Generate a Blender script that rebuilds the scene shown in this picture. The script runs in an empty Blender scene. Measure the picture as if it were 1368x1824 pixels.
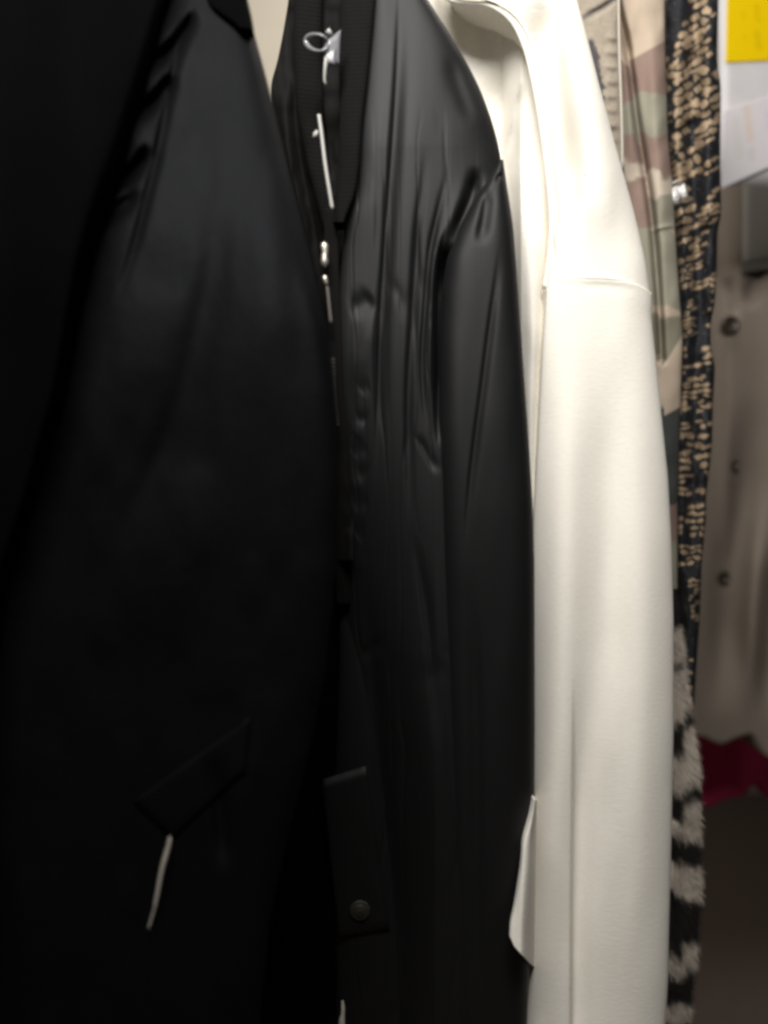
import bpy, math, random
import numpy as np
from mathutils import Vector

random.seed(4)
rng = np.random.default_rng(7)
scene = bpy.context.scene

# ------------------------------------------------------------------ camera
F, CZ = 1400.0, 1.25            # focal length in photo pixels, camera height (m)
cam = bpy.data.cameras.new('camera')
cam.sensor_fit = 'VERTICAL'
cam.sensor_height = 24.0
cam.lens = 24.0 * F / 1824.0
cam.clip_start, cam.clip_end = 0.01, 100
cam.dof.use_dof = True
cam.dof.focus_distance = 0.52
cam.dof.aperture_fstop = 2.0
camo = bpy.data.objects.new('camera', cam)
scene.collection.objects.link(camo)
camo.location = (0, 0, CZ)
camo.rotation_euler = (math.radians(90), 0, 0)
scene.camera = camo

# ------------------------------------------------------------------ world and lamps
world = bpy.data.worlds.new('World')
scene.world = world
world.use_nodes = True
bg = world.node_tree.nodes['Background']
bg.inputs[0].default_value = (1.0, 0.86, 0.72, 1)
bg.inputs[1].default_value = 0.012

def area(name, loc, target, sx, sy, power, col):
    l = bpy.data.lights.new(name, 'AREA')
    l.shape = 'RECTANGLE'; l.size = sx; l.size_y = sy
    l.energy = power; l.color = col
    o = bpy.data.objects.new(name, l)
    scene.collection.objects.link(o)
    o.location = loc
    o.rotation_euler = (Vector(target) - Vector(loc)).to_track_quat('-Z', 'Y').to_euler()
    return o
area('ceiling_lamp', (-0.06, -0.18, 2.04), (0.15, 0.5, 1.82), 0.55, 0.3, 19.9, (1.0, 0.975, 0.94))
area('ceiling_lamp_far', (0.30, 0.98, 2.35), (0.25, 1.2, 0.5), 0.5, 0.4, 9, (1.0, 0.94, 0.85))

vs = scene.view_settings
vs.view_transform = 'Standard'; vs.look = 'None'
vs.exposure = 0.0; vs.gamma = 1.0; vs.use_curve_mapping = False
scene.render.engine = 'CYCLES'
scene.cycles.use_denoising = True
scene.cycles.max_bounces = 6
scene.cycles.filter_width = 3.0

# ------------------------------------------------------------------ helpers
def srgb(r, g, b):
    f = lambda c: (c/255/12.92) if c/255 <= 0.04045 else ((c/255+0.055)/1.055)**2.4
    return (f(r), f(g), f(b), 1.0)

def W(px, py, d):
    """photo pixel at depth d (m) -> world point"""
    px, py, d = np.broadcast_arrays(np.asarray(px, float), np.asarray(py, float), np.asarray(d, float))
    return np.stack([(px-684)/F*d, d, CZ+(912-py)/F*d], -1)

def curve(pts):
    """x as a smooth function of y through (x, y) points"""
    p = sorted(pts, key=lambda q: q[1])
    xs = np.array([q[0] for q in p], float); ys = np.array([q[1] for q in p], float)
    def f(y):
        y = np.asarray(y, float)
        w = np.zeros_like(y)
        for k, c in ((-14, .15), (-7, .22), (0, .26), (7, .22), (14, .15)):
            w = w + c*np.interp(y+k, ys, xs)
        return w
    return f

_NT = {}
def vnoise(x, y, seed=0):
    """smooth 2-D value noise in -1..1"""
    if seed not in _NT: _NT[seed] = np.random.default_rng(seed).uniform(-1, 1, (256, 256))
    T = _NT[seed]
    xi, yi = np.floor(x).astype(int), np.floor(y).astype(int)
    fx, fy = x-xi, y-yi
    fx = fx*fx*fx*(fx*(fx*6-15)+10); fy = fy*fy*fy*(fy*(fy*6-15)+10)
    g = lambda a, b: T[a % 256, b % 256]
    return (g(xi, yi)*(1-fx)+g(xi+1, yi)*fx)*(1-fy)+(g(xi, yi+1)*(1-fx)+g(xi+1, yi+1)*fx)*fy

def polydist(px, py, pts):
    """signed distance to polyline (positive on its right when drawn top to bottom... screen x grows), and run 0..1"""
    best = np.full(px.shape, 1e9); sgn = np.zeros(px.shape); run = np.zeros(px.shape)
    pts = np.array(pts, float)
    seg = np.hypot(*(pts[1:]-pts[:-1]).T); tot = seg.sum(); acc = 0
    for i in range(len(pts)-1):
        a, b = pts[i], pts[i+1]; ab = b-a
        t = np.clip(((px-a[0])*ab[0]+(py-a[1])*ab[1])/(ab@ab), 0, 1)
        dx, dy = px-(a[0]+t*ab[0]), py-(a[1]+t*ab[1])
        d = np.hypot(dx, dy)
        c = ab[1]*(px-a[0])-ab[0]*(py-a[1])
        m = d < best
        best = np.where(m, d, best); sgn = np.where(m, np.sign(c), sgn)
        run = np.where(m, (acc+t*seg[i])/tot, run); acc += seg[i]
    return best, sgn, run

def smooth(pts, n=4):
    """Catmull-Rom through the points"""
    p = [np.array(q, float) for q in pts]
    p = [2*p[0]-p[1]]+p+[2*p[-1]-p[-2]]
    out = []
    for i in range(1, len(p)-2):
        for k in range(n):
            t = k/n
            out.append(.5*((2*p[i])+(-p[i-1]+p[i+1])*t+(2*p[i-1]-5*p[i]+4*p[i+1]-p[i+2])*t*t+(-p[i-1]+3*p[i]-3*p[i+1]+p[i+2])*t**3))
    out.append(p[-2])
    return np.array(out)

def folds(px, py, lst):
    """lst of (points, width left, width right, amplitude m, end taper); + stands towards the camera"""
    px, py = np.asarray(px, float), np.asarray(py, float)
    h = np.zeros(px.shape)
    for pts, wl, wr, amp, tp in lst:
        sp = smooth(pts, 3); g = 2.6*max(wl, wr)
        m = (px > sp[:, 0].min()-g) & (px < sp[:, 0].max()+g) & (py > sp[:, 1].min()-g) & (py < sp[:, 1].max()+g)
        if not m.any(): continue
        d, s, t = polydist(px[m], py[m], sp)
        k = np.clip(d/6.0, 0, 1)*s*.5+.5
        w = wl*(1-k)+wr*k
        e = 1.0
        if tp > 0:
            e = np.clip(np.minimum(t, 1-t)/max(tp, .42 if amp > 0 else .32), 0, 1); e = e*e*(3-2*e)
        f = np.exp(-(d/w)**2)
        h[m] += amp*f*e
    return h

MATS = {}
def empty(name, loc, label, cat, group=None):
    o = bpy.data.objects.new(name, None)
    o.empty_display_size = 0.03
    scene.collection.objects.link(o)
    o.location = loc
    o['label'] = label; o['category'] = cat
    if group: o['group'] = group
    return o

def origin(o):
    v = np.zeros(3)
    while o is not None:
        v = v + np.array(o.location); o = o.parent
    return v

def mesh(name, verts, faces, mat, parent=None, col=None, smooth_shade=True):
    me = bpy.data.meshes.new(name)
    verts = np.asarray(verts, float)
    if parent is not None: verts = verts-origin(parent)
    if isinstance(faces, np.ndarray):
        n = len(faces); k = faces.shape[1]
        me.vertices.add(len(verts)); me.vertices.foreach_set('co', verts.ravel())
        me.loops.add(n*k); me.loops.foreach_set('vertex_index', faces.ravel().astype(np.int32))
        me.polygons.add(n); me.polygons.foreach_set('loop_start', np.arange(0, n*k, k, dtype=np.int32))
        me.update(calc_edges=True)
    else:
        me.from_pydata([tuple(v) for v in verts], [], faces)
    if smooth_shade: me.polygons.foreach_set('use_smooth', np.ones(len(me.polygons), bool))
    if col is not None:
        a = me.color_attributes.new('print', 'FLOAT_COLOR', 'POINT')
        c = np.ones((len(verts), 4)); c[:, :3] = col
        a.data.foreach_set('color', c.ravel())
    me.materials.append(mat); me.validate()
    o = bpy.data.objects.new(name, me)
    scene.collection.objects.link(o)
    if parent is not None: o.parent = parent
    return o

def shell(name, mat, parent, L, R, y0, y1, depth, thick, nu=90, nv=220, top=None, bot=None, edge=0.012, ep=2.6,
          el=1.0, er=1.0, colour=None):
    """a closed cloth body: front sheet between the outlines L(y), R(y), rounded edges, a back sheet behind it.
    depth(px, py, u, v) is the front's distance; edge is how far the rims curl back."""
    u = 0.5-0.5*np.cos(np.linspace(0, math.pi, nu))*1.0
    u = 0.35*u+0.65*np.linspace(0, 1, nu)
    v = np.linspace(0, 1, nv)
    U, V = np.meshgrid(u, v)
    PY = y0+(y1-y0)*V
    PX = L(PY)+(R(PY)-L(PY))*U
    if top is not None: PY = PY+(top(PX)-y0)*(1-V)**2
    if bot is not None: PY = PY+(bot(PX)-y1)*V**4
    s = 2*U-1
    prof = np.clip(1-np.abs(s)**ep, 0, 1)**0.5
    k = np.where(s < 0, el, er)
    D = depth(PX, PY, U, V)+edge*(1-prof)*k
    Pf = W(PX, PY, D)
    Pb = Pf.copy()
    D0 = D-edge*(1-prof)*k
    yb = D0.mean()*0+(D0+edge+thick)
    Pb[..., 1] = Pf[..., 1]+(np.maximum(yb-Pf[..., 1], 0.001))*np.clip(prof*1.4, 0, 1)+0.0008
    n = nu*nv
    verts = np.concatenate([Pf.reshape(-1, 3), Pb.reshape(-1, 3)])
    idx = np.arange(n).reshape(nv, nu)
    a, b, c, d = idx[:-1, :-1].ravel(), idx[:-1, 1:].ravel(), idx[1:, 1:].ravel(), idx[1:, :-1].ravel()
    q = [np.stack([a, d, c, b], 1), np.stack([a, b, c, d], 1)+n]
    for r_, flip in ((idx[0], 0), (idx[-1], 1)):
        f = np.stack([r_[:-1], r_[1:], r_[1:]+n, r_[:-1]+n], 1); q.append(f[:, ::-1] if flip else f)
    for r_, flip in ((idx[:, 0], 1), (idx[:, -1], 0)):
        f = np.stack([r_[:-1], r_[1:], r_[1:]+n, r_[:-1]+n], 1); q.append(f[:, ::-1] if flip else f)
    col = None
    if colour is not None:
        c_ = colour(PX, PY, U, V).reshape(-1, 3); col = np.concatenate([c_, c_])
    return mesh(name, verts, np.concatenate(q), mat, parent, col)

def tube(name, pts, rad, mat, parent=None, sides=8, flat=1.0):
    """round cord along world points; rad per point or one number"""
    p = np.array(pts, float); n = len(p)
    rad = np.broadcast_to(np.asarray(rad, float), (n,))
    vs_, fs = [], []
    up = Vector((0.13, -1, 0.21)).normalized()
    for i in range(n):
        t = Vector(p[min(i+1, n-1)]-p[max(i-1, 0)]).normalized()
        s = t.cross(up).normalized(); w = s.cross(t).normalized()
        for k in range(sides):
            a = 2*math.pi*k/sides
            vs_.append(Vector(p[i])+s*math.cos(a)*rad[i]+w*math.sin(a)*rad[i]*flat)
    for i in range(n-1):
        for k in range(sides):
            fs.append((i*sides+k, i*sides+(k+1) % sides, (i+1)*sides+(k+1) % sides, (i+1)*sides+k))
    fs.append(tuple(range(sides))[::-1]); fs.append(tuple(range((n-1)*sides, n*sides)))
    return mesh(name, [tuple(v) for v in vs_], fs, mat, parent)

def pad(name, poly, depth, th, mat, parent, sub=10, bulge=0.0015):
    """a flap or card: four corner pixels (tl, tr, br, bl), a front sheet lying at depth(px,py), thickness th behind"""
    tl, tr, br, bl = [np.array(q, float) for q in poly]
    n = sub
    vs_ = []; g = np.linspace(0, 1, n)
    for layer in (0, 1):
        for j in g:
            for i in g:
                q = (tl*(1-i)+tr*i)*(1-j)+(bl*(1-i)+br*i)*j
                rim = min(i, 1-i, j, 1-j)
                r_ = 1-math.exp(-rim*14)
                d = float(depth(np.array(q[0]), np.array(q[1])))
                d = d+th if layer else d-bulge*r_
                vs_.append(W(q[0], q[1], d))
    fs = []
    for j in range(n-1):
        for i in range(n-1):
            a = j*n+i
            fs.append((a, a+n, a+n+1, a+1)); fs.append((a+n*n, a+n*n+1, a+n*n+n+1, a+n*n+n))
    ring = [i for i in range(n)]+[j*n+n-1 for j in range(1, n)]+[(n-1)*n+i for i in range(n-2, -1, -1)]+[j*n for j in range(n-2, 0, -1)]
    for a, b in zip(ring, ring[1:]+ring[:1]): fs.append((a, b, b+n*n, a+n*n))
    return mesh(name, vs_, fs, mat, parent)

# ------------------------------------------------------------------ materials
def cloth(name, base, rough=0.8, spec=0.3, sheen=0.0, sheen_tint=(1, 1, 1), weave=900.0, bump=0.25, bdist=0.0004, vary=0.12,
          stretch=(1, 1, 1), attr=False, aniso=0.0, sub=0.0, vscale=14.0):
    m = bpy.data.materials.new(name); m.use_nodes = True
    nt = m.node_tree; b = nt.nodes['Principled BSDF']
    tc = nt.nodes.new('ShaderNodeTexCoord')
    mp = nt.nodes.new('ShaderNodeMapping'); mp.inputs['Scale'].default_value = stretch
    nt.links.new(tc.outputs['Object'], mp.inputs[0])
    fine = nt.nodes.new('ShaderNodeTexNoise'); fine.inputs['Scale'].default_value = weave; fine.inputs['Detail'].default_value = 3
    nt.links.new(mp.outputs[0], fine.inputs[0])
    big = nt.nodes.new('ShaderNodeTexNoise'); big.inputs['Scale'].default_value = vscale; big.inputs['Detail'].default_value = 5
    nt.links.new(tc.outputs['Object'], big.inputs[0])
    mx = nt.nodes.new('ShaderNodeMix'); mx.data_type = 'RGBA'; mx.blend_type = 'MULTIPLY'
    mx.inputs[0].default_value = 1.0
    if attr:
        at = nt.nodes.new('ShaderNodeVertexColor'); at.layer_name = 'print'
        nt.links.new(at.outputs[0], mx.inputs[6])
    else:
        mx.inputs[6].default_value = base
    ramp = nt.nodes.new('ShaderNodeMapRange')
    ramp.inputs[1].default_value = 0.3; ramp.inputs[2].default_value = 0.7
    ramp.inputs[3].default_value = 1-vary; ramp.inputs[4].default_value = 1+vary
    add = nt.nodes.new('ShaderNodeMath'); add.operation = 'ADD'
    sc = nt.nodes.new('ShaderNodeMath'); sc.operation = 'MULTIPLY'; sc.inputs[1].default_value = 0.5
    nt.links.new(big.outputs[0], add.inputs[0]); nt.links.new(fine.outputs[0], add.inputs[1]); nt.links.new(add.outputs[0], sc.inputs[0])
    nt.links.new(sc.outputs[0], ramp.inputs[0])
    nt.links.new(ramp.outputs[0], mx.inputs[7])
    nt.links.new(mx.outputs[2], b.inputs['Base Color'])
    b.inputs['Roughness'].default_value = rough
    b.inputs['Specular IOR Level'].default_value = spec
    b.inputs['Sheen Weight'].default_value = sheen
    b.inputs['Sheen Tint'].default_value = (*sheen_tint, 1)
    b.inputs['Sheen Roughness'].default_value = 0.5
    b.inputs['Anisotropic'].default_value = aniso
    bp = nt.nodes.new('ShaderNodeBump'); bp.inputs['Strength'].default_value = bump; bp.inputs['Distance'].default_value = bdist
    nt.links.new(fine.outputs[0], bp.inputs['Height']); nt.links.new(bp.outputs[0], b.inputs['Normal'])
    return m

def plain(name, base, rough=0.5, spec=0.5, metal=0.0, trans=0.0, bump=0.0, scale=60, alpha=1.0):
    m = bpy.data.materials.new(name); m.use_nodes = True
    nt = m.node_tree; b = nt.nodes['Principled BSDF']
    n = nt.nodes.new('ShaderNodeTexNoise'); n.inputs['Scale'].default_value = scale; n.inputs['Detail'].default_value = 4
    tc = nt.nodes.new('ShaderNodeTexCoord'); nt.links.new(tc.outputs['Object'], n.inputs[0])
    mr = nt.nodes.new('ShaderNodeMapRange'); mr.inputs[3].default_value = .88; mr.inputs[4].default_value = 1.1
    mx = nt.nodes.new('ShaderNodeMix'); mx.data_type = 'RGBA'; mx.blend_type = 'MULTIPLY'; mx.inputs[0].default_value = 1
    mx.inputs[6].default_value = base
    nt.links.new(n.outputs[0], mr.inputs[0]); nt.links.new(mr.outputs[0], mx.inputs[7]); nt.links.new(mx.outputs[2], b.inputs['Base Color'])
    b.inputs['Roughness'].default_value = rough; b.inputs['Specular IOR Level'].default_value = spec
    b.inputs['Metallic'].default_value = metal; b.inputs['Transmission Weight'].default_value = trans; b.inputs['Alpha'].default_value = alpha
    if bump:
        bp = nt.nodes.new('ShaderNodeBump'); bp.inputs['Strength'].default_value = bump; bp.inputs['Distance'].default_value = 0.001
        nt.links.new(n.outputs[0], bp.inputs['Height']); nt.links.new(bp.outputs[0], b.inputs['Normal'])
    return m

M_satin = cloth('black_satin', (0.0040, 0.0039, 0.0043, 1), rough=0.64, spec=0.385, weave=520, bump=0.3, bdist=0.00016, stretch=(.45, 1, 1.5), vary=.2)
M_satin_a = cloth('black_nylon', (0.0022, 0.00225, 0.0027, 1), rough=0.64, spec=0.082, weave=600, bump=0.3, bdist=0.00016, vary=.2)
M_matte = cloth('black_matte_cloth', (0.0014, 0.0014, 0.0015, 1), rough=0.9, spec=0.022, weave=700, bump=0.5, bdist=0.0004)
M_rib = cloth('black_rib_knit', (0.0055, 0.0051, 0.0049, 1), rough=0.95, spec=0.15, weave=1200, bump=0.6, bdist=0.0004)
M_lining = cloth('black_lining', (0.008, 0.0075, 0.0072, 1), rough=0.8, spec=0.10, weave=900, bump=0.3)
M_cream = cloth('cream_fleece', (0.865, 0.825, 0.74, 1), rough=1.0, spec=0.04, sheen=0.08, weave=420, bump=0.55, bdist=0.0003, vary=0.045, stretch=(.5, 1, 1.6), vscale=20)
M_camo = cloth('camouflage_cotton', None, rough=0.9, spec=0.15, weave=900, bump=0.3, vary=0.08, attr=True)
M_faded = cloth('faded_cotton', None, rough=0.95, spec=0.1, weave=500, bump=0.3, bdist=0.0004, vary=0.15, attr=True)
M_snake = cloth('snake_print_cloth', None, rough=0.75, spec=0.25, weave=900, bump=0.3, vary=0.15, attr=True)
M_fur = cloth('fuzzy_knit', None, rough=0.95, spec=0.1, weave=400, bump=0.4, vary=0.15, attr=True)
M_taupe = cloth('taupe_wool', (0.20, 0.166, 0.136, 1), rough=0.95, spec=0.1, weave=400, bump=0.4, vary=0.1)
M_slate = cloth('grey_lapel_cloth', (0.235, 0.225, 0.205, 1), rough=0.9, spec=0.12, weave=400, bump=0.3, vary=0.08)
M_brown = cloth('brown_wool', (0.085, 0.068, 0.055, 1), rough=0.95, spec=0.1, weave=400, bump=0.4, vary=0.1)
M_crimson = cloth('crimson_cloth', (0.45, 0.03, 0.10, 1), rough=0.8, spec=0.2, weave=500, bump=0.3)
M_cord = cloth('white_cord', (0.40, 0.37, 0.32, 1), rough=0.9, spec=0.2, weave=1500, bump=0.7, bdist=.0006, vary=.2, vscale=120)
M_plastic = plain('milky_plastic', (0.30, 0.295, 0.315, 1), rough=0.25, spec=0.5, trans=0.35, scale=200)
M_strip = plain('pale_plastic_strip', (0.46, 0.445, 0.41, 1), rough=0.45, spec=0.5, scale=200)
M_metal = plain('nickel', (0.72, 0.67, 0.58, 1), rough=0.42, metal=0.85, scale=300)
M_dark_metal = plain('gunmetal', (0.10, 0.095, 0.085, 1), rough=0.4, metal=1.0, scale=300)
M_snap = plain('antique_brass', (0.030, 0.027, 0.019, 1), rough=0.6, metal=0.3, scale=500, bump=.4)
M_yellow = plain('yellow_card', (0.64, 0.44, 0.0, 1), rough=0.6, spec=0.1, scale=30)
M_yellow_ink = plain('ochre_ink', (0.60, 0.41, 0.0, 1), rough=0.5, spec=0.3)
M_white = plain('white_card', (0.52, 0.50, 0.505, 1), rough=0.5, spec=0.4, scale=25)
M_paper = plain('lilac_white_paper', (0.53, 0.505, 0.53, 1), rough=0.5, spec=0.4, scale=25)
M_ink_grey = plain('faint_grey_ink', (0.49, 0.475, 0.46, 1), rough=0.6, scale=150)
M_ink_orange = plain('faint_orange_ink', (0.53, 0.455, 0.40, 1), rough=0.6, scale=150)
M_button = plain('dark_horn_button', (0.035, 0.025, 0.018, 1), rough=0.35, spec=0.4, scale=120)
M_floor = plain('dark_brown_carpet', (0.19, 0.148, 0.125, 1), rough=0.95, spec=0.1, bump=.5, scale=35)
M_wall = plain('cream_painted_wall', (0.46, 0.415, 0.345, 1), rough=0.8, spec=0.2, bump=.3, scale=9)

M_satin_a.node_tree.nodes['Principled BSDF'].inputs['Specular Tint'].default_value = (.90, .94, 1, 1)

# ------------------------------------------------------------------ setting
def slab(name, x0, x1, y0, y1, z0, z1, mat):
    v = [(x, y, z) for z in (z0, z1) for y in (y0, y1) for x in (x0, x1)]
    f = [(0, 2, 3, 1), (4, 5, 7, 6), (0, 1, 5, 4), (2, 6, 7, 3), (0, 4, 6, 2), (1, 3, 7, 5)]
    o = mesh(name, v, f, mat, None, smooth_shade=False); o['kind'] = 'structure'; return o
slab('floor', -4, 5, -2, 3.5, -0.05, 0.0, M_floor)
slab('wall', -4, 5, 3.5, 3.6, -0.05, 4.2, M_wall)

slab('pillar', -0.42, -0.03, 1.35, 1.7, 0.0, 3.0, M_wall)

# ------------------------------------------------------------------ taupe coat, crimson garment behind
def hem(base, *bumps):
    def f(px):
        h = np.full(np.shape(px), float(base))
        for c, w, a in bumps: h = h+a*np.exp(-((px-c)/w)**2)
        return h
    return f
coat = empty('coat', W(1400, 1310, 1.12), 'taupe brown coat with dark buttons hanging behind the white sign', 'coat')
f_coat = [([(1300, 300), (1302, 700), (1296, 1100), (1290, 1300)], 16, 40, 0.012, 0.05),
          ([(1375, 395), (1345, 455), (1318, 490)], 14, 20, -0.006, 0.15),
          ([(1372, 440), (1345, 500), (1328, 555)], 12, 16, -0.012, 0.15),
          ([(1292, 490), (1305, 540), (1310, 575)], 8, 10, -0.006, 0.2),
          ([(1330, 700), (1318, 900), (1295, 1050), (1285, 1290)], 26, 34, -0.028, 0.1),
          ([(1368, 850), (1350, 1000), (1335, 1290)], 20, 28, 0.022, 0.1),
          ([(1400, 950), (1375, 1100), (1362, 1290)], 20, 30, -0.02, 0.1)]
d_coat = lambda px, py, u=0, v=0: 1.08-folds(np.atleast_1d(px), np.atleast_1d(py), f_coat).reshape(np.shape(px))+0.00004*(np.asarray(py)-900)*0.6
shell('body', M_taupe, coat, curve([(1170, -80), (1175, 800), (1180, 1400)]), curve([(1500, -80), (1540, 1400)]), -80, 1310, d_coat, 0.05, 110, 200,
      bot=hem(1312, (1285, 22, 14), (1345, 16, -10), (1375, 25, 40)), edge=0.02)
pad('lapel', [(1322, 250), (1440, 250), (1440, 470), (1322, 486)], lambda x, y: float(d_coat(np.array([float(x)]), np.array([200.]))[0])-0.002, 0.004, M_slate, coat)
for i, (bx, by, br) in enumerate(((1302, 578, 17), (1309, 828, 9), (1290, 1028, 12))):
    c = W(bx, by, float(d_coat(np.array([float(bx)]), np.array([float(by)]))[0])-0.006); r = br/F*1.06
    vs_, fs = [], []
    prof = [(0.0, .0015), (.55, .0015), (.72, .0), (.92, -.0002), (1.0, .0015), (1.0, .004)]
    for rr, dd in prof:
        for k in range(20):
            a = 2*math.pi*k/20
            vs_.append((c[0]+r*max(rr, .02)*math.cos(a), c[1]+dd, c[2]+r*max(rr, .02)*math.sin(a)))
    for i2 in range(len(prof)-1):
        for k in range(20): fs.append((i2*20+k, i2*20+(k+1) % 20, (i2+1)*20+(k+1) % 20, (i2+1)*20+k))
    fs.append(tuple(range(20)))
    mesh('button', vs_, fs, M_button, coat)

red = empty('dress', W(1320, 1430, 1.3), 'crimson garment showing below the hem of the taupe coat', 'dress')
shell('skirt', M_crimson, red, curve([(1205, 600), (1212, 1500)]), curve([(1560, 600), (1570, 1500)]), 900, 1420,
      lambda px, py, u, v: 1.27-0.010*np.sin(px/26.0+py/300)-0.002*np.sin(px/11.3), 0.04, 140, 60,
      bot=hem(1420, (1262, 22, 18), (1348, 18, -24), (1400, 25, 20)), edge=0.015)

# ------------------------------------------------------------------ sign behind the rack
d_sign = lambda x, y: 0.90+0.00012*(np.asarray(x)-1290)
sign = empty('price_sign', W(1345, 330, 0.9), 'yellow and white price sign at the upper right edge', 'sign')
pad('card', [(1279, -60), (1480, -60), (1480, 330), (1282, 330)], lambda x, y: d_sign(x, y), 0.003, M_white, sign, bulge=0)
def printed(name, poly, depth, th, mat, parent, ground, blocks, nx=60, ny=60):
    """a thin printed card; blocks are (quad as x0, y0, x1, y1, slant, colour, softness px) of flat print"""
    tl, tr, br, bl = [np.array(q, float) for q in poly]
    I, J = np.meshgrid(np.linspace(0, 1, nx), np.linspace(0, 1, ny))
    I, J = I[..., None], J[..., None]
    Q = (tl*(1-I)+tr*I)*(1-J)+(bl*(1-I)+br*I)*J
    X, Y = Q[..., 0], Q[..., 1]
    c = np.zeros(X.shape+(3,))+np.array(ground)
    for (x0, y0, x1, y1, sl, col, sf) in blocks:
        yy = Y-sl*(X-x0)
        xx = X-.12*(Y-y0)
        w = np.clip((xx-x0)/sf, 0, 1)*np.clip((x1-xx)/sf, 0, 1)*np.clip((yy-y0)/sf, 0, 1)*np.clip((y1-yy)/sf, 0, 1)
        w = (w*(.75+.25*vnoise(X/4, Y/6, 120)))[..., None]
        c = c*(1-w)+np.array(col)*w
    D = depth(X, Y)
    P = np.concatenate([W(X, Y, D).reshape(-1, 3), W(X, Y, D+th).reshape(-1, 3)])
    n = nx*ny; idx = np.arange(n).reshape(ny, nx)
    a, b, cc, d = idx[:-1, :-1].ravel(), idx[:-1, 1:].ravel(), idx[1:, 1:].ravel(), idx[1:, :-1].ravel()
    q = [np.stack([a, d, cc, b], 1), np.stack([a, b, cc, d], 1)+n]
    for r_ in (idx[0], idx[-1][::-1], idx[:, 0][::-1], idx[:, -1]): q.append(np.stack([r_[:-1], r_[1:], r_[1:]+n, r_[:-1]+n], 1))
    col = np.concatenate([c.reshape(-1, 3)]*2)
    return mesh(name, P, np.concatenate(q), mat, parent, col, smooth_shade=False)
M_print = cloth('printed_card', None, rough=0.5, spec=0.15, weave=300, bump=0.0, vary=0.02, attr=True)
printed('yellow_panel', [(1296, -60), (1478, -60), (1478, 104), (1292, 112)], lambda x, y: d_sign(x, y)-0.0012, 0.0008, M_print, sign, (.66, .455, .0),
        [(1316, 18, 1330, 36, 0, (.58, .39, 0), 5), (1340, 4, 1354, 44, 0, (.56, .38, 0), 5), (1340, 50, 1355, 92, 0, (.55, .37, 0), 5), (1320, 58, 1331, 74, 0, (.60, .41, 0), 4)])
slip = empty('paper_slip', W(1340, 330, 0.89), 'pale paper slip with faint orange print under the yellow sign', 'paper')
printed('sheet', [(1290, 196), (1480, 138), (1480, 250), (1285, 336)], lambda x, y: d_sign(x, y)-0.004, 0.0012, M_print, slip, (.545, .515, .535),
        [(1319, 186, 1339, 262, -.3, (.55, .44, .37), 7), (1297, 206, 1321, 294, -.3, (.50, .485, .46), 8), (1328, 262, 1346, 292, -.3, (.48, .465, .44), 6), (1358, 196, 1380, 242, -.3, (.49, .465, .50), 8)], 70, 70)

# ------------------------------------------------------------------ snake print garment
SL = curve([(1178, -100), (1180, 0), (1184, 100), (1187, 250), (1196, 330), (1204, 420), (1210, 520), (1215, 600), (1213, 690), (1207, 760), (1205, 880), (1206, 960), (1212, 1040), (1216, 1100), (1222, 1180), (1224, 1300)])
SR = curve([(1280, -100), (1280, 0), (1278, 110), (1284, 150), (1283, 300), (1285, 385), (1278, 410), (1277, 480), (1273, 545), (1266, 570), (1266, 620), (1274, 650), (1270, 720), (1268, 800), (1262, 850), (1257, 890), (1258, 920), (1250, 1000), (1247, 1100), (1241, 1180), (1234, 1300)])
def snake_spots():
    r = np.random.default_rng(21); S = []
    # zones: y0, y1, x-from, x-to (0..1 of width), scale length, scale height, fill
    Z = [(-90, 12, .0, .75, 15, 8, .7), (14, 48, .30, .62, 17, 15, .95), (30, 92, .32, .95, 16, 13, 1.), (85, 150, .18, .8, 17, 10, .95), (130, 170, .55, .8, 11, 4, .6),
         (128, 240, .68, 1., 20, 15, 1.), (110, 175, -.05, .15, 12, 14, .8), (165, 330, .18, .62, 14, 15, .95), (205, 330, .02, .22, 10, 4, .6), (235, 285, .55, .98, 20, 11, .95), (300, 330, .05, .4, 22, 10, .8),
         (295, 360, .72, 1.02, 13, 10, .75), (355, 375, .72, 1., 16, 11, .9), (385, 405, .52, 1.02, 20, 7, 1.),
         (350, 480, .0, .42, 17, 13, .95), (425, 480, .45, .72, 14, 6, .85), (405, 412, .3, .6, 12, 6, .6), (480, 600, .06, .42, 12, 5, .9), (505, 535, .5, .8, 13, 6, .8), (490, 640, .9, 1.05, 8, 8, .7),
         (612, 690, .0, .25, 9, 8, .55), (615, 700, .35, 1., 15, 9, .85), (690, 760, .1, 1., 12, 7, .8), (720, 850, .0, .4, 14, 11, .95), (760, 885, .66, 1.06, 14, 13, 1.), (850, 905, .05, .4, 15, 8, .85),
         (905, 955, .45, .98, 15, 9, .9), (925, 960, -.02, .35, 14, 9, .85), (975, 1012, .05, 1.05, 14, 7, .85), (1035, 1110, .45, .95, 8, 4, .6), (1150, 1185, .3, .9, 11, 7, .6), (1200, 1290, .2, .9, 10, 6, .4)]
    for (y0, y1, a, b, sl, sh, fill) in Z:
        sl, sh = sl*1.2, sh*1.12
        y = y0
        while y < y1:
            xl, xr = SL(y)+(SR(y)-SL(y))*a, SL(y)+(SR(y)-SL(y))*b
            slope = np.interp(y, [0, 300, 480, 650, 1000], [-.75, -.62, -.42, -.14, -.08])
            x = xl+r.uniform(0, .5)*sl
            while x < xr:
                if r.random() < fill*.97 and vnoise(np.array(x/19.), np.array(y/24.), 44) > -.6:
                    S.append((x, y+(x-xl)*slope*.9+r.uniform(-1, 1), sl*r.uniform(.36, .58), sh*r.uniform(.26, .46), math.atan(slope), r.uniform(.78, 1.1)))
                x += sl*r.uniform(.85, 1.05)
            y += sh*r.uniform(1.05, 1.25)
    return S
SPOTS = snake_spots()
tan = np.array(srgb(160, 139, 113)[:3]); blk = np.array((0.011, 0.012, 0.015))
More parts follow.
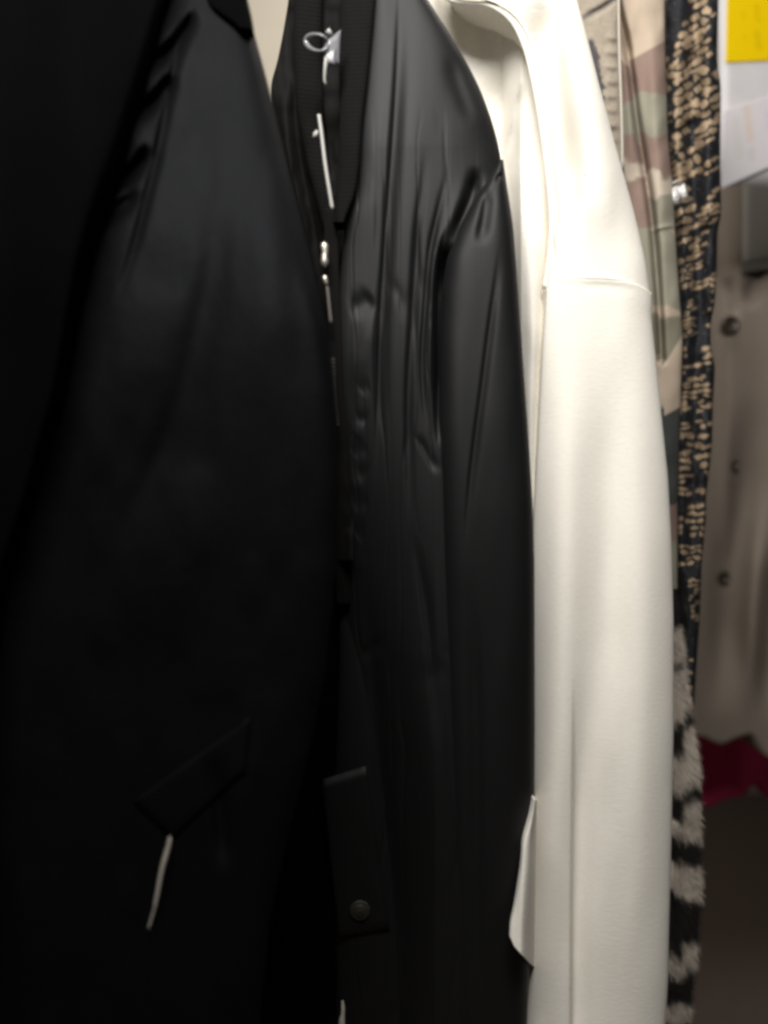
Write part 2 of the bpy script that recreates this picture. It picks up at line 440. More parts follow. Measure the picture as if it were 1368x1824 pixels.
def snake_col(px, py, u, v):
    c = np.zeros(px.shape+(3,))+blk
    nz = vnoise(px/3.2, py/3.2, 3)
    px, py = px+3.0*vnoise(px/11, py/11, 15), py+3.0*vnoise(px/11, py/11, 16)
    for (x, y, a, b, th, k) in SPOTS:
        m = (np.abs(px-x) < a*2.2) & (np.abs(py-y) < a*2.2)
        if not m.any(): continue
        dx, dy = px[m]-x, py[m]-y
        X, Y = dx*math.cos(th)+dy*math.sin(th), -dx*math.sin(th)+dy*math.cos(th)
        r_ = (np.abs(X)/a)**2.6+(np.abs(Y)/b)**2.2+nz[m]*.6
        w = np.clip((1.15-r_)/.35, 0, 1)[:, None]
        tone = tan*k*(1+.10*(nz[m][:, None]))
        c[m] = c[m]*(1-w)+tone*w
    # grey speckle in the black ground
    sp = np.clip(vnoise(px/6+py/9, py/2.2, 9)*1.6-0.95, 0, .5)[..., None]
    return c*(1-sp*.6)+np.array(srgb(125, 112, 98)[:3])*sp*.6
f_snk = [([(1238, -50), (1236, 100), (1232, 250), (1240, 420), (1246, 560), (1240, 640), (1236, 800), (1232, 1000)], 13, 17, -0.018, 0),
         ([(1262, -50), (1264, 200), (1262, 400), (1262, 560)], 14, 12, 0.005, .1),
         ([(1208, -50), (1204, 200), (1220, 450), (1228, 600)], 14, 12, 0.006, .1),
         ([(1195, 150), (1230, 110), (1280, 60)], 10, 10, -0.003, .2), ([(1195, 250), (1230, 225), (1280, 190)], 9, 9, -0.003, .2)]
snk = empty('printed_blouse', W(1230, 1250, 0.68), 'black blouse with tan snakeskin print hanging edge-on', 'blouse')
shell('drape', M_snake, snk, SL, SR, -100, 1270,
      lambda px, py, u, v: 0.672-folds(px, py, f_snk)+0.002*vnoise(px/14, py/26, 5), 0.02, 84, 900, edge=0.02, colour=snake_col)
# clear tag fastener on its edge
stag = empty('clear_tag', W(1205, 352, 0.652), 'shiny clear plastic tag on the snakeskin print blouse', 'tag')
def ribbon(name, a, b, mat, parent):
    n = len(a); v = list(a)+list(b)+[p+np.array((0, .0007, 0)) for p in a]+[p+np.array((0, .0007, 0)) for p in b]
    f = []
    for i in range(n-1):
        f += [(i, n+i, n+i+1, i+1), (2*n+i, 2*n+i+1, 3*n+i+1, 3*n+i), (i, i+1, 2*n+i+1, 2*n+i), (n+i, 3*n+i, 3*n+i+1, n+i+1)]
    f += [(0, 2*n, 3*n, n), (n-1, 2*n-1, 4*n-1, 3*n-1)]
    return mesh(name, v, f, mat, parent)
ribbon('film', [W(1190+i*3.6, 338-i*1.4+2*math.sin(i*1.3), .6440+.0016*math.sin(i*2.1)) for i in range(9)],
       [W(1198+i*3.6, 366-i*2.2+3*math.sin(i*1.9), .6425+.0018*math.sin(i*1.6+1)) for i in range(9)],
       plain('clear_film', (.8, .79, .77, 1), rough=.15, spec=1.0, trans=.35, scale=300, bump=.6), stag)
tube('loop', smooth([W(1187, 335, .650), W(1196, 328, .647), W(1206, 323, .647), W(1212, 324, .649)], 5), .0009, M_strip, stag)

# ------------------------------------------------------------------ fuzzy black and white garment
GL = curve([(1150, 980), (1150, 1900)])
GR = curve([(1180, 980), (1194, 1040), (1206, 1090), (1216, 1150), (1224, 1220), (1232, 1290), (1243, 1350), (1247, 1420), (1246, 1500), (1248, 1600), (1240, 1690), (1230, 1780), (1226, 1900)])
white_f, dark_f = np.array(srgb(180, 170, 158)[:3]), np.array((0.017, 0.016, 0.014))
def fur_bands(px, py):
    q = py+6*vnoise(px/11, py/14, 12)+3*vnoise(px/5, py/6, 13)
    def col(lst):
        w = np.zeros(px.shape)
        for a, b in lst: w = np.maximum(w, np.clip((q-a+4)/12, 0, 1)*np.clip((b+4-q)/12, 0, 1))
        return w
    left = col([(1110, 1180), (1188, 1286), (1340, 1412), (1462, 1490), (1534, 1590), (1702, 1738), (1786, 1824), (1862, 1895)])
    right = col([(1060, 1266), (1288, 1400), (1426, 1496), (1538, 1600), (1674, 1726), (1790, 1818), (1850, 1880)])
    k = np.clip((px-1213-5*vnoise(px/8, py/20, 8))/9, 0, 1)
    w = left*(1-k)+right*k
    return w
def fur_col(px, py, u=0, v=0):
    w = fur_bands(px, py)[..., None]
    return dark_f*(1-w)+white_f*w
d_fur = lambda px, py, u=0, v=0: 0.612+0.004*vnoise(px/30, py/45, 31)
fur = empty('fuzzy_cardigan', W(1215, 1880, 0.62), 'fuzzy black and white striped knit showing below the snakeskin blouse', 'cardigan')
shell('drape', M_fur, fur, GL, GR, 1000, 1890, d_fur, 0.015, 40, 260, edge=0.02, colour=fur_col)
hv, hf, hc = [], [], []
for i in range(12000):
    y = rng.uniform(1040, 1880); uu = rng.uniform(0.3, 1.0)**.6
    x = float(GL(y)+(GR(y)-GL(y))*uu)
    s = 2*uu-1; D = float(d_fur(np.array(x), np.array(y)))+0.02*(1-max(0, 1-abs(s)**2.6)**.5)
    p = W(x, y, D)
    dirv = np.array([.35+.9*max(0, uu-.7)*3*rng.uniform(.2, 1), -0.7*rng.uniform(.3, 1), -.75+rng.normal(0, .5)]); dirv += rng.normal(0, .25, 3)
    dirv /= np.linalg.norm(dirv); ln = rng.uniform(.002, .0065)
    sag = np.array([0, 0, -1])*ln*rng.uniform(.1, .5)
    side = np.cross(dirv, (0, 1, 0)); side /= max(np.linalg.norm(side), .01); wd = .00013
    c = fur_col(np.array([x]), np.array([y]))[0]*rng.uniform(.7, 1.25)
    b0 = len(hv)
    for t, k in ((0, 1), (.5, .8), (1, .15)):
        q = p+dirv*ln*t+sag*t*t
        hv += [q-side*wd*k, q+side*wd*k]; hc += [c, c]
    hf += [(b0, b0+1, b0+3, b0+2), (b0+2, b0+3, b0+5, b0+4)]
pile = mesh('pile', np.array(hv), np.array(hf), M_fur, fur, np.array(hc)); pile['kind'] = 'stuff'

# ------------------------------------------------------------------ camouflage jacket
C_ = {k: np.array(srgb(*v)[:3])*.98 for k, v in dict(beige=(176, 160, 142), rose=(134, 114, 104), sage=(140, 136, 121), olive=(122, 118, 102), cream=(182, 170, 154), slate=(66, 68, 66)).items()}
def bands(px, py, lst, slope, seed):
    q = py-slope*(px-1160)+13*vnoise(px/22, py/30, seed)+3*vnoise(px/8, py/8, seed+1)
    c = np.zeros(px.shape+(3,))+C_[lst[0][1]]
    for y, k in lst[1:]:
        w = np.clip((q-y)/7+.5, 0, 1)[..., None]
        c = c*(1-w)+C_[k]*w
    return c
CR = [(-99, 'sage'), (-60, 'beige'), (88, 'rose'), (166, 'sage'), (240, 'rose'), (308, 'cream'), (345, 'sage'), (408, 'beige'), (413, 'sage'), (546, 'beige'), (566, 'olive'), (640, 'beige'), (732, 'slate'), (905, 'rose'), (960, 'sage')]
CL = [(-99, 'beige'), (110, 'rose'), (186, 'sage'), (250, 'rose'), (286, 'cream'), (312, 'rose'), (408, 'sage'), (546, 'beige'), (566, 'olive'), (640, 'beige'), (732, 'slate')]
CREASE = [(1094, -100), (1098, 0), (1118, 90), (1132, 200), (1148, 300), (1162, 400), (1172, 520), (1178, 640)]
def camo_col(px, py, u, v):
    d, s, t = polydist(px, py, CREASE)
    r_ = bands(px, py, CR, 0.0, 40)
    # diagonal boundary of the first rose patch, curved boundary of olive and slate
    q = py+.55*(px-1160)
    w = np.clip((q-85)/3, 0, 1)[..., None]*(py < 125)[..., None]
    r_ = np.where((py < 125)[..., None], C_['beige']*(1-w)+C_['rose']*w, r_)
    q2 = py+.9*np.maximum(px-1178, 0)**1.15-20
    w = np.clip((q2-632)/3, 0, 1)[..., None]
    zone = ((py > 575) & (py < 660))[..., None]
    r_ = np.where(zone, C_['olive']*(1-w)+C_['beige']*w, r_)
    q3 = py+.55*(px-1185)
    w = np.clip((q3-738)/3, 0, 1)[..., None]
    zone = ((py >= 660) & (py < 800))[..., None]
    r_ = np.where(zone, C_['beige']*(1-w)+C_['slate']*w, r_)
    l_ = bands(px, py, CL, 0.0, 50)
    return np.where((s > 0)[..., None], r_, l_)
camj = empty('camouflage_jacket', W(1150, 1000, 0.64), 'camouflage jacket in beige, rose and sage beside the cream sweatshirt', 'jacket')
f_cam = [(CREASE, 6, 7, -0.013, 0.0), ([(1160, -50), (1165, 100), (1172, 250), (1182, 400), (1192, 600)], 16, 18, 0.007, 0.05),
         ([(1150, 415), (1180, 405), (1210, 402)], 4, 4, 0.002, .2), ([(1118, 60), (1122, 200), (1128, 330)], 9, 9, 0.004, .1)]
shell('front_panel', M_camo, camj, curve([(1080, -100), (1085, 300), (1100, 1000)]), curve([(1183, -100), (1185, 100), (1190, 250), (1198, 330), (1207, 480), (1216, 600), (1212, 720), (1207, 900), (1207, 1050)]), -100, 1050,
      lambda px, py, u, v: 0.636-folds(px, py, f_cam)+0.0015*vnoise(px/22, py/40, 60), 0.02, 110, 560, edge=0.012, colour=camo_col)

faded = empty('faded_jacket', W(1075, 700, 0.61), 'faded grey taupe jacket with pale topstitching behind the cream sleeve', 'jacket')
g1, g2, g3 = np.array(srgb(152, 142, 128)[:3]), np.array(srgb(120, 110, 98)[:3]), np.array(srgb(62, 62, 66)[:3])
def faded_col(px, py, u, v):
    n = .5+.5*vnoise(px/9, py/28, 70); n2 = .5+.5*vnoise(px/30, py/5.5, 71)
    c = g1*(1-(.55*n*n2)[..., None])+g2*(.55*n*n2)[..., None]
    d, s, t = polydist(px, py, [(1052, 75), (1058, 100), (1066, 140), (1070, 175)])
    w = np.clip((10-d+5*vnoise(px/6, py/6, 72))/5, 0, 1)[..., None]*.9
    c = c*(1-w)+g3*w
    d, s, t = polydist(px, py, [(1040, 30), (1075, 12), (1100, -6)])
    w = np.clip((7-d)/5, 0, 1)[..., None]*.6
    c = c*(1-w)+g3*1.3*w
    return c
f_fad = [([(1036, 34), (1075, 14), (1105, -8)], 6, 6, -0.003, .1)]+[([(1075, y), (1092, y+8), (1104, y+4)], 6, 6, .0018, .3) for y in range(60, 320, 26)]
shell('front_panel', M_faded, faded, curve([(980, -100), (1000, 700)]), curve([(1100, -100), (1104, 60), (1108, 200), (1112, 300), (1112, 700)]), -100, 720,
      lambda px, py, u, v: 0.602-folds(px, py, f_fad)+0.0007*vnoise(px/12, py/22, 73), 0.018, 70, 330, edge=0.008, colour=faded_col)
tube('topstitching', smooth([W(1101, -80, .604), W(1103, 80, .604), W(1107, 200, .604), W(1109, 300, .604)], 8), .0011, cloth('pale_thread', (.46, .42, .36, 1), weave=1500), faded, flat=.5)

# ------------------------------------------------------------------ cream sweatshirt
sweat = empty('sweatshirt', W(1000, 1900, 0.56), 'cream fleece sweatshirt with dropped shoulder seam beside the black satin jacket', 'sweatshirt')
SEAM = [(780, -60), (800, -8), (870, 4), (915, 34), (940, 82), (955, 140), (966, 200), (976, 270), (984, 340), (988, 400), (984, 460), (976, 515)]
def d_body(px, py, u=0, v=0):
    h = folds(px, py, [([(936, 138), (925, 220), (930, 320), (945, 450), (952, 600), (948, 800), (945, 1000), (946, 1400)], 22, 30, 0.017, 0.04),
                       ([(820, -40), (850, 60), (880, 150), (900, 260)], 50, 40, -0.006, 0),
                       ([(905, 280), (918, 215), (932, 140)], 8, 5, -0.005, .2),
                       ([(985, 300), (982, 420), (972, 520), (962, 700), (952, 900)], 10, 12, -0.004, .1),
                       ([(952, 1440), (938, 1520), (926, 1640), (930, 1720)], 12, 12, 0.006, .1)])
    return 0.546+0.03*np.clip((py-1000)/900, 0, 1)+0.037*np.clip((py+10)/270, 0, 1.15)*np.clip((928-px)/34, 0, 1)-h+0.001*vnoise(px/40, py/60, 80)
shell('body', M_cream, sweat, curve([(700, -100), (720, 300), (780, 900), (800, 1900)]), curve([(985, -100), (985, 130), (1000, 260), (1010, 420), (1000, 515), (985, 700), (975, 1000), (975, 1900)]), -100, 1900,
      d_body, 0.02, 160, 420, edge=0.006)
# shoulder: between the armhole seam and the dropped seam
def L_sh(y): return curve([(800, -100), (800, -10), (872, 2), (915, 32), (940, 82), (955, 140), (966, 200), (976, 270), (983, 340), (985, 400), (981, 460), (973, 530)])(y)
R_sh = curve([(1000, -100), (1028, 0), (1046, 67), (1071, 165), (1098, 267), (1129, 378), (1150, 465), (1160, 530)])
DROP = [(970, 519), (978, 509), (990, 500), (1010, 496.5), (1040, 497), (1080, 498), (1110, 501), (1135, 508), (1150, 516), (1164, 527)]
drop = lambda px: np.interp(px, [q[0] for q in DROP], [q[1] for q in DROP])
F_SH = [([(985, -60), (975, 60), (985, 170), (998, 300), (1000, 440)], 34, 28, -0.021, 0.05),
        ([(1030, -40), (1048, 100), (1062, 250), (1060, 420), (1058, 560)], 45, 50, 0.010, .05),
        ([(984, 300), (988, 400), (996, 488)], 3, 5, 0.0022, .08),
        ([(1004, 492), (1040, 493), (1080, 494), (1130, 503)], 5, 6, 0.0005, .1),
        ([(1003, 300), (1010, 296), (1016, 296)], 2.5, 2.5, -0.0006, .3), ([(1036, 316), (1042, 314), (1046, 317)], 2, 2, -0.0006, .3)]
# sleeve below the dropped seam
L_sl = curve([(972, 495), (973, 520), (967, 600), (959, 750), (951, 900), (947, 1000), (949, 1200), (950, 1430), (948, 1560), (944, 1700), (937, 1830), (934, 1920)])
R_sl = curve([(1160, 495), (1162, 535), (1160, 545), (1168, 620), (1180, 740), (1190, 840), (1196, 950), (1200, 1100), (1200, 1300), (1196, 1500), (1192, 1650), (1190, 1750), (1185, 1830), (1182, 1920)])
F_SL = [([(1030, 500), (1020, 650), (1010, 850), (1008, 1050), (1000, 1300), (990, 1500), (980, 1850)], 40, 36, 0.009, .05),
        ([(1026, 1180), (1026, 1400), (1024, 1600), (1022, 2060)], 5, 30, -0.010, .12),
        ([(1090, 600), (1085, 900), (1080, 1150), (1085, 1350)], 35, 35, -0.0045, .15),
        ([(1135, 600), (1145, 900), (1150, 1200), (1140, 1500), (1130, 1850)], 40, 40, 0.006, .1),
        ([(980, 508), (990, 501), (1010, 498), (1080, 500), (1130, 507), (1160, 526)], 5, 5, 0.0006, .05),
        ([(1020, 515), (1080, 512), (1140, 520)], 8, 8, -0.0004, .2)]
def d_sl(px, py, u=0, v=0):
    return 0.523-folds(px, py, F_SL)+0.0004*vnoise(px/35, py/110, 82)+0.016*np.log1p(np.exp((py-1150)/120.))*120/800
shell('sleeve', M_cream, sweat, L_sl, R_sl, 505, 1920, d_sl, 0.02, 150, 520, top=lambda px: drop(px)-2.0, edge=0.020, ep=2.6, el=.3)
def d_sh(px, py, u=0, v=0):
    k = np.clip((py-360)/140, 0, 1); k = k*k*(3-2*k)
    return (0.527-folds(px, py, F_SH)+0.0004*vnoise(px/30, py/70, 81))*(1-k)+(d_sl(px, py)-folds(px, py, F_SH[2:4]))*k
shell('shoulder', M_cream, sweat, L_sh, R_sh, -100, 512, d_sh, 0.016, 170, 420, bot=lambda px: drop(px)-1.0, edge=0.020, ep=2.6, el=.3)
shell('sleeve_fold', M_cream, sweat, curve([(951, 1420), (946, 1450), (931, 1500), (928, 1545), (919, 1600), (909, 1655), (906, 1730)]), curve([(957, 1420), (956, 1500), (955, 1600), (952, 1730)]), 1425, 1690,
      lambda px, py, u, v: 0.4830+0.062*u**5-0.0015*np.exp(-((px-930)/8)**2), 0.006, 50, 120, edge=0.003, bot=lambda px: np.interp(px, [905, 910, 916, 928, 944, 980], [1664, 1672, 1686, 1700, 1718, 1745]))
# double-stitched armhole band
pts = smooth(SEAM, 8)
def band_pt(p, off):
    return W(p[0]+off[0], p[1]+off[1], off[2])
tube('armhole_seam', [W(p[0], p[1], 0.531+0.002*min(1, abs(p[1]-200)/300)) for p in pts], 0.0042, M_cream, sweat, sides=14, flat=.55)
st = smooth([(p[0]+5+3*math.sin(i*.1), p[1]-2) for i, p in enumerate(SEAM)], 30)
stv = []
acc = 0; prev = st[0]
stitch_r = []
for q in st:
    acc += np.hypot(*(q-prev)); prev = q
    stv.append(W(q[0], q[1], 0.5285)); stitch_r.append(.00055+.00032*math.sin(acc*1.1))
tube('stitching', stv, stitch_r, M_cream, sweat, sides=6)

# ------------------------------------------------------------------ black satin bomber jacket (behind)
bomb = empty('bomber_jacket', W(780, 1900, 0.47), 'black satin bomber jacket with open collar and zip beside the cream sweatshirt', 'jacket')
PL = curve([(664, -100), (661, 0), (654, 80), (647, 146), (640, 219), (636, 290), (631, 342), (616, 378), (612, 439), (606, 490), (599, 548), (595, 620), (594, 680), (599, 740), (604, 850), (606, 1000), (604, 1200), (596, 1400), (600, 1900)])
PR = curve([(700, -100), (763, 0), (802, 60), (832, 112), (855, 158), (874, 208), (886, 250), (894, 290), (885, 330), (850, 420), (830, 480), (825, 600), (822, 760), (826, 900), (835, 1100), (840, 1900)])
F_P = [([(800, 400), (787, 450), (781, 540), (780, 640), (781, 720), (784, 800)], 7, 40, -0.020, .1),
       ([(715, -60), (708, 130), (700, 260), (690, 400), (679, 560), (675, 720), (672, 900)], 6.12, 14, -0.00374, .03),
       ([(745, 60), (735, 250), (728, 400), (718, 600), (712, 800), (715, 1000)], 37.3, 26.1, 0.0021, .05),
       ([(760, 250), (752, 330), (742, 420), (735, 560), (727, 700), (728, 850), (735, 960)], 6.12, 8.75, -0.00288, .06),
       ([(800, 290), (780, 380), (766, 450), (757, 560), (752, 640), (757, 730), (772, 800)], 5.25, 6.12, -0.00288, .06),
       ([(835, 280), (820, 350), (795, 420), (776, 480), (770, 600), (768, 700), (776, 780)], 14.9, 16.8, 0.00294, .08),
       ([(848, 292), (842, 340), (818, 400), (800, 440)], 10.5, 14, -0.00749, .15),
       ([(680, 120), (668, 250), (655, 380), (648, 500)], 29.8, 29.8, 0.00168, .08),
       ([(618, 550), (640, 545), (668, 528)], 17.5, 19.2, -0.00259, .2),
       ([(672, 545), (655, 600), (640, 650), (632, 700)], 16.8, 22.4, 0.00168, .15),
       ([(680, 980), (720, 1100), (760, 1350), (790, 1650)], 33.5, 33.5, 0.00252, .1),
       ([(735, 940), (752, 1040), (770, 1180), (778, 1350)], 7, 10.5, -0.00288, .1),
       ([(738, 770), (758, 806), (780, 846)], 4.5, 8.1, -0.00158, .25),
       ([(650, 1000), (665, 1200), (690, 1450), (730, 1800)], 14, 17.5, -0.00346, .1),
       ([(870, 130), (850, 180), (870, 260)], 37.3, 46.6, 0.00126, .2), ([(800, 90), (815, 150), (845, 225)], 12.2, 14, -0.00173, .2)]
for (x0, yy, x1, y2, w_, a_) in ((640, 700, 662, 690, 8, -.0022), (632, 748, 655, 752, 7, -.003), (628, 778, 652, 770, 9, .0018), (625, 812, 658, 800, 8, -.0022), (634, 846, 654, 850, 9, -.0025),
                                (622, 872, 650, 862, 10, .0016), (626, 905, 660, 896, 9, -.002), (632, 956, 652, 950, 11, -.0022), (624, 1010, 655, 1000, 12, .0016)):
    F_P.append(([(x0, yy), ((x0+x1)/2, (yy+y2)/2-3), (x1, y2)], w_*1.3, w_*1.8, a_*.36, .3))
def d_p(px, py, u=0, v=0):
    lean = 0.016*np.clip((260-py)/360, 0, 1)**1.3+0.050*np.log1p(np.exp((py-900)/120.))*120/900
    side = 0.020*np.clip((px-740)/150, 0, 1)**2*np.clip((430-py)/300, 0, 1)
    n1 = vnoise(px/27+.25*vnoise(px/40, py/90, 93), py/330, 92); n2 = vnoise(px/15, py/210, 94)
    thin = 0.0013*np.exp(-(n1/.12)**2)+0.0004*np.exp(-(n2/.12)**2)
    thin = thin*np.clip((py-180)/260, 0, 1)*(.55+.45*vnoise(px/60, py/120, 95))
    under = 0.035*np.clip((775-px)/170, 0, 1)*np.log1p(np.exp((py-640)/70.))*70/500
    return 0.458+lean+side+thin+np.minimum(under, .03)-folds(px, py, F_P)+0.00018*vnoise(px/26, py/120, 90)
shell('front_panel', M_satin, bomb, PL, PR, -100, 1920, d_p, 0.018, 220, 520, edge=0.008, ep=5)
# sleeve
BL = curve([(892, 282), (872, 315), (846, 352), (815, 410), (796, 460), (787, 520), (783, 600), (782, 760), (786, 860), (790, 1000), (797, 1200), (800, 1400), (803, 1920)])
BR = curve([(896, 282), (903, 330), (914, 400), (922, 500), (929, 600), (936, 700), (943, 800), (949, 900), (952, 1000), (953, 1300), (952, 1420), (951, 1500), (948, 1600), (944, 1700), (941, 1760), (936, 1920)])
F_B = [([(893, 425), (884, 500), (873, 580), (858, 700), (846, 790), (836, 880), (826, 1000)], 4.37, 7.87, -0.0023, .05),
       ([(900, 450), (892, 560), (880, 700), (872, 900), (880, 1200)], 33.5, 41, 0.00126, .08),
       ([(812, 450), (808, 560), (806, 700), (812, 900), (820, 1200)], 29.8, 33.5, 0.00168, .06),
       ([(838, 1000), (846, 1200), (850, 1500), (848, 1850)], 14, 12.2, -0.00346, .12),
       ([(905, 950), (900, 1200), (890, 1500), (885, 1850)], 41, 37.3, 0.0021, .1),
       ([(870, 330), (862, 390), (852, 440)], 8.75, 12.2, -0.00288, .2), ([(880, 322), (895, 312), (905, 318)], 4.37, 4.37, -0.00173, .2)]
def d_b(px, py, u=0, v=0):
    return 0.449+0.012*np.log1p(np.exp((380-py)/45.))*45/110+0.068*np.log1p(np.exp((py-980)/120.))*120/900-folds(px, py, F_B)+0.0003*vnoise(px/28, py/110, 95)
shell('sleeve', M_satin, bomb, BL, BR, 284, 1920, d_b, 0.022, 150, 560, edge=0.016, ep=3.2)
# inside of the jacket back, seen through the open neck
INL = curve([(518, -100), (514, 0), (504, 60), (494, 110), (482, 150), (486, 240), (505, 330), (540, 440), (570, 560), (580, 700), (585, 1000)])
INR = curve([(640, -100), (640, 400), (630, 700), (630, 1000)])
shell('lining', M_lining, bomb, INL, INR, -100, 1000,
      lambda px, py, u, v: 0.498-0.02*u-folds(px, py, [([(500, 130), (512, 260), (545, 400), (575, 520)], 12, 16, .012, .05), ([(528, 60), (528, 250), (560, 420), (582, 560)], 10, 10, -.008, .05)])+.0015*vnoise(px/12, py/30, 96), 0.006, 90, 260, edge=0.004)
shell('front_panel', M_matte, bomb, curve([(470, 560), (380, 1000), (360, 1920)]), curve([(590, 560), (598, 640), (604, 760), (622, 1000), (640, 1920)]), 560, 1920,
      lambda px, py, u, v: 0.516+.03*np.clip((py-1000)/900, 0, 1)+.002*vnoise(px/40, py/90, 110), 0.006, 40, 100, edge=0.004)
# ribbed collar: two bands meeting at the zip
def rib_depth(d0, n):
    return lambda px, py, u, v: d0-0.0009*np.abs(np.sin(u*math.pi*n+py/300))+.0005*vnoise(px/5, py/9, 97)
shell('collar', M_rib, bomb, curve([(612, -100), (607, 0), (604, 100), (605, 220), (602, 300), (594, 370), (592, 400)]), curve([(672, -100), (668, 0), (654, 146), (645, 219), (640, 300), (634, 345), (612, 400)]), -100, 396,
      lambda px, py, u, v: 0.452-0.0003*np.abs(np.sin(py*0.42+px*.02))+.0002*vnoise(px/9, py/30, 97)+0.006*(1-u)+.016*np.clip((260-py)/360, 0, 1)**1.3, 0.006, 90, 300, edge=0.006)
shell('collar', M_rib, bomb, curve([(530, -100), (524, 0), (522, 80), (530, 200), (548, 300), (572, 395), (584, 440)]), curve([(580, -100), (575, 0), (572, 100), (578, 220), (590, 330), (596, 440)]), -100, 440,
      lambda px, py, u, v: 0.478-0.0003*np.abs(np.sin(py*0.40-px*.05))+.0002*vnoise(px/9, py/30, 98), 0.006, 70, 300, edge=0.006)
# zip: tape, slider, puller, teeth
ZX = curve([(588, 380), (586, 430), (588, 500), (592, 580), (594, 640), (597, 700), (603, 760), (608, 900)])
shell('zipper_tape', M_rib, bomb, lambda y: ZX(y)-9, lambda y: ZX(y)+16, 370, 1080, lambda px, py, u, v: np.maximum(0.462, d_p(px+14, py)+0.001), 0.002, 12, 90, edge=0.001)
tv, tf = [], []
for k in range(18):
    y = 640+k*6.8; x = float(ZX(y)); c = W(x-1, y, 0.4605); hx, hy, hz = .0011, .0012, .00065
    b0 = len(tv)
    for sz in (-1, 1):
        for sy in (-1, 1):
            for sx in (-1, 1): tv.append((c[0]+sx*hx, c[1]+sy*hy, c[2]+sz*hz))
    tf += [tuple(b0+i for i in f) for f in ((0, 2, 3, 1), (4, 5, 7, 6), (0, 1, 5, 4), (2, 6, 7, 3), (0, 4, 6, 2), (1, 3, 7, 5))]
teeth = mesh('zipper_teeth', tv, tf, M_dark_metal, bomb, smooth_shade=False); teeth['kind'] = 'stuff'
def chain(pts, d): return [W(x, y, d) for x, y in pts]
sld = tube('zipper_slider', chain([(579, 431), (578, 434), (578, 440), (579, 448), (578, 456), (578, 465), (578.5, 472), (579, 476)], .4535),
           [.0006, .0020, .0024, .0019, .0019, .0024, .0020, .0006], M_metal, bomb, sides=12, flat=.8)
pul = tube('zipper_puller', chain([(582, 508), (583, 512), (585, 530), (587, 550), (589, 570), (590, 577)], .4535), [.0007, .0010, .0011, .0011, .0012, .0008], plain('brown_leather_pull', (.10, .085, .075, 1), rough=.5), bomb, sides=8, flat=.5)
tube('puller_joint', chain([(579, 490), (578.5, 493), (579, 498), (581, 504), (583, 509)], .4535), [.0006, .0016, .0017, .0013, .0009], M_metal, pul, sides=12)
# pocket welt with snap button, cord at the bottom of the zip
pk = pad('pocket_flap', [(574, 1388), (652, 1364), (694, 1655), (604, 1668)], lambda x, y: float(np.min(d_p(np.atleast_1d(x), np.atleast_1d(y))))-0.0022, 0.003, M_satin, bomb, sub=16, bulge=0.0006)
c = W(641, 1621, float(d_p(np.array([641.]), np.array([1621.]))[0])-0.0030); r = 22/F*.4585
prof = [(.02, -.0022), (.35, -.0021), (.6, -.0017), (.66, -.0012), (.8, -.0015), (.95, -.0008), (1, .0004), (1, .0025)]
vs_, fs = [], []
for rr, dd in prof:
    for k in range(28):
        a = 2*math.pi*k/28; vs_.append((c[0]+r*rr*math.cos(a), c[1]+dd, c[2]+r*rr*math.sin(a)))
for i in range(len(prof)-1):
    for k in range(28): fs.append((i*28+k, i*28+(k+1) % 28, (i+1)*28+(k+1) % 28, (i+1)*28+k))
fs.append(tuple(range(28)))
mesh('snap_button', vs_, fs, M_snap, pk)
tube('zip_cord', smooth([W(610, 1782, .520), W(611, 1800, .518), W(609, 1820, .517), W(608, 1850, .517), W(606, 1900, .517)], 5), np.interp(np.linspace(0, 1, 21), [0, .15, .35, .5, 1], [.0006, .0013, .0014, .0022, .0024]), M_cord, bomb)

# plastic security tag in the neck
tag = empty('security_tag', W(585, 130, 0.455), 'milky plastic tag hanging in the collar of the black satin jacket', 'tag')
pad('tab', [(585, 70), (607, 53), (604, 118), (573, 92)], lambda x, y: 0.4495+0.0001*(float(x)-590), 0.0016, M_plastic, tag, sub=10, bulge=.0012)
pad('tab_lip', [(574, 90), (600, 84), (597, 117), (578, 113)], lambda x, y: 0.4492, 0.0012, M_plastic, tag, sub=8, bulge=.0012)
ang = np.linspace(0.3, 2*math.pi-.2, 30)
tube('loop', [W(565+20*math.cos(a)-3*math.sin(a), 76-15*math.sin(a), .4495-.003*math.sin(a*1.5)) for a in ang], .0008+.0008*np.clip(np.cos(ang-math.pi), 0, 1), M_plastic, tag)
tube('peg', chain([(582, 60), (585, 56), (590, 62)], .4490), [.0012, .0018, .0012], M_strip, tag)
tube('thread', smooth([W(581, 104, .4465), W(579, 122, .4462), W(578, 142, .447), W(580, 150, .4475)], 5), np.linspace(.0011, .0005, 16), M_strip, tag)
pin = empty('tag_fastener', W(580, 375, 0.455), 'thin white plastic fastener strip lying against the black rib collar', 'fastener')
tube('strip', smooth([W(568, 204, .4475), W(573, 240, .4472), W(579, 290, .447), (W(586, 335, .447)), W(592, 372, .4475)], 8), .0010, M_strip, pin, flat=.5)
tube('knob', chain([(565, 233), (562, 240), (559, 246)], .447), [.0009, .0016, .0008], M_strip, pin)

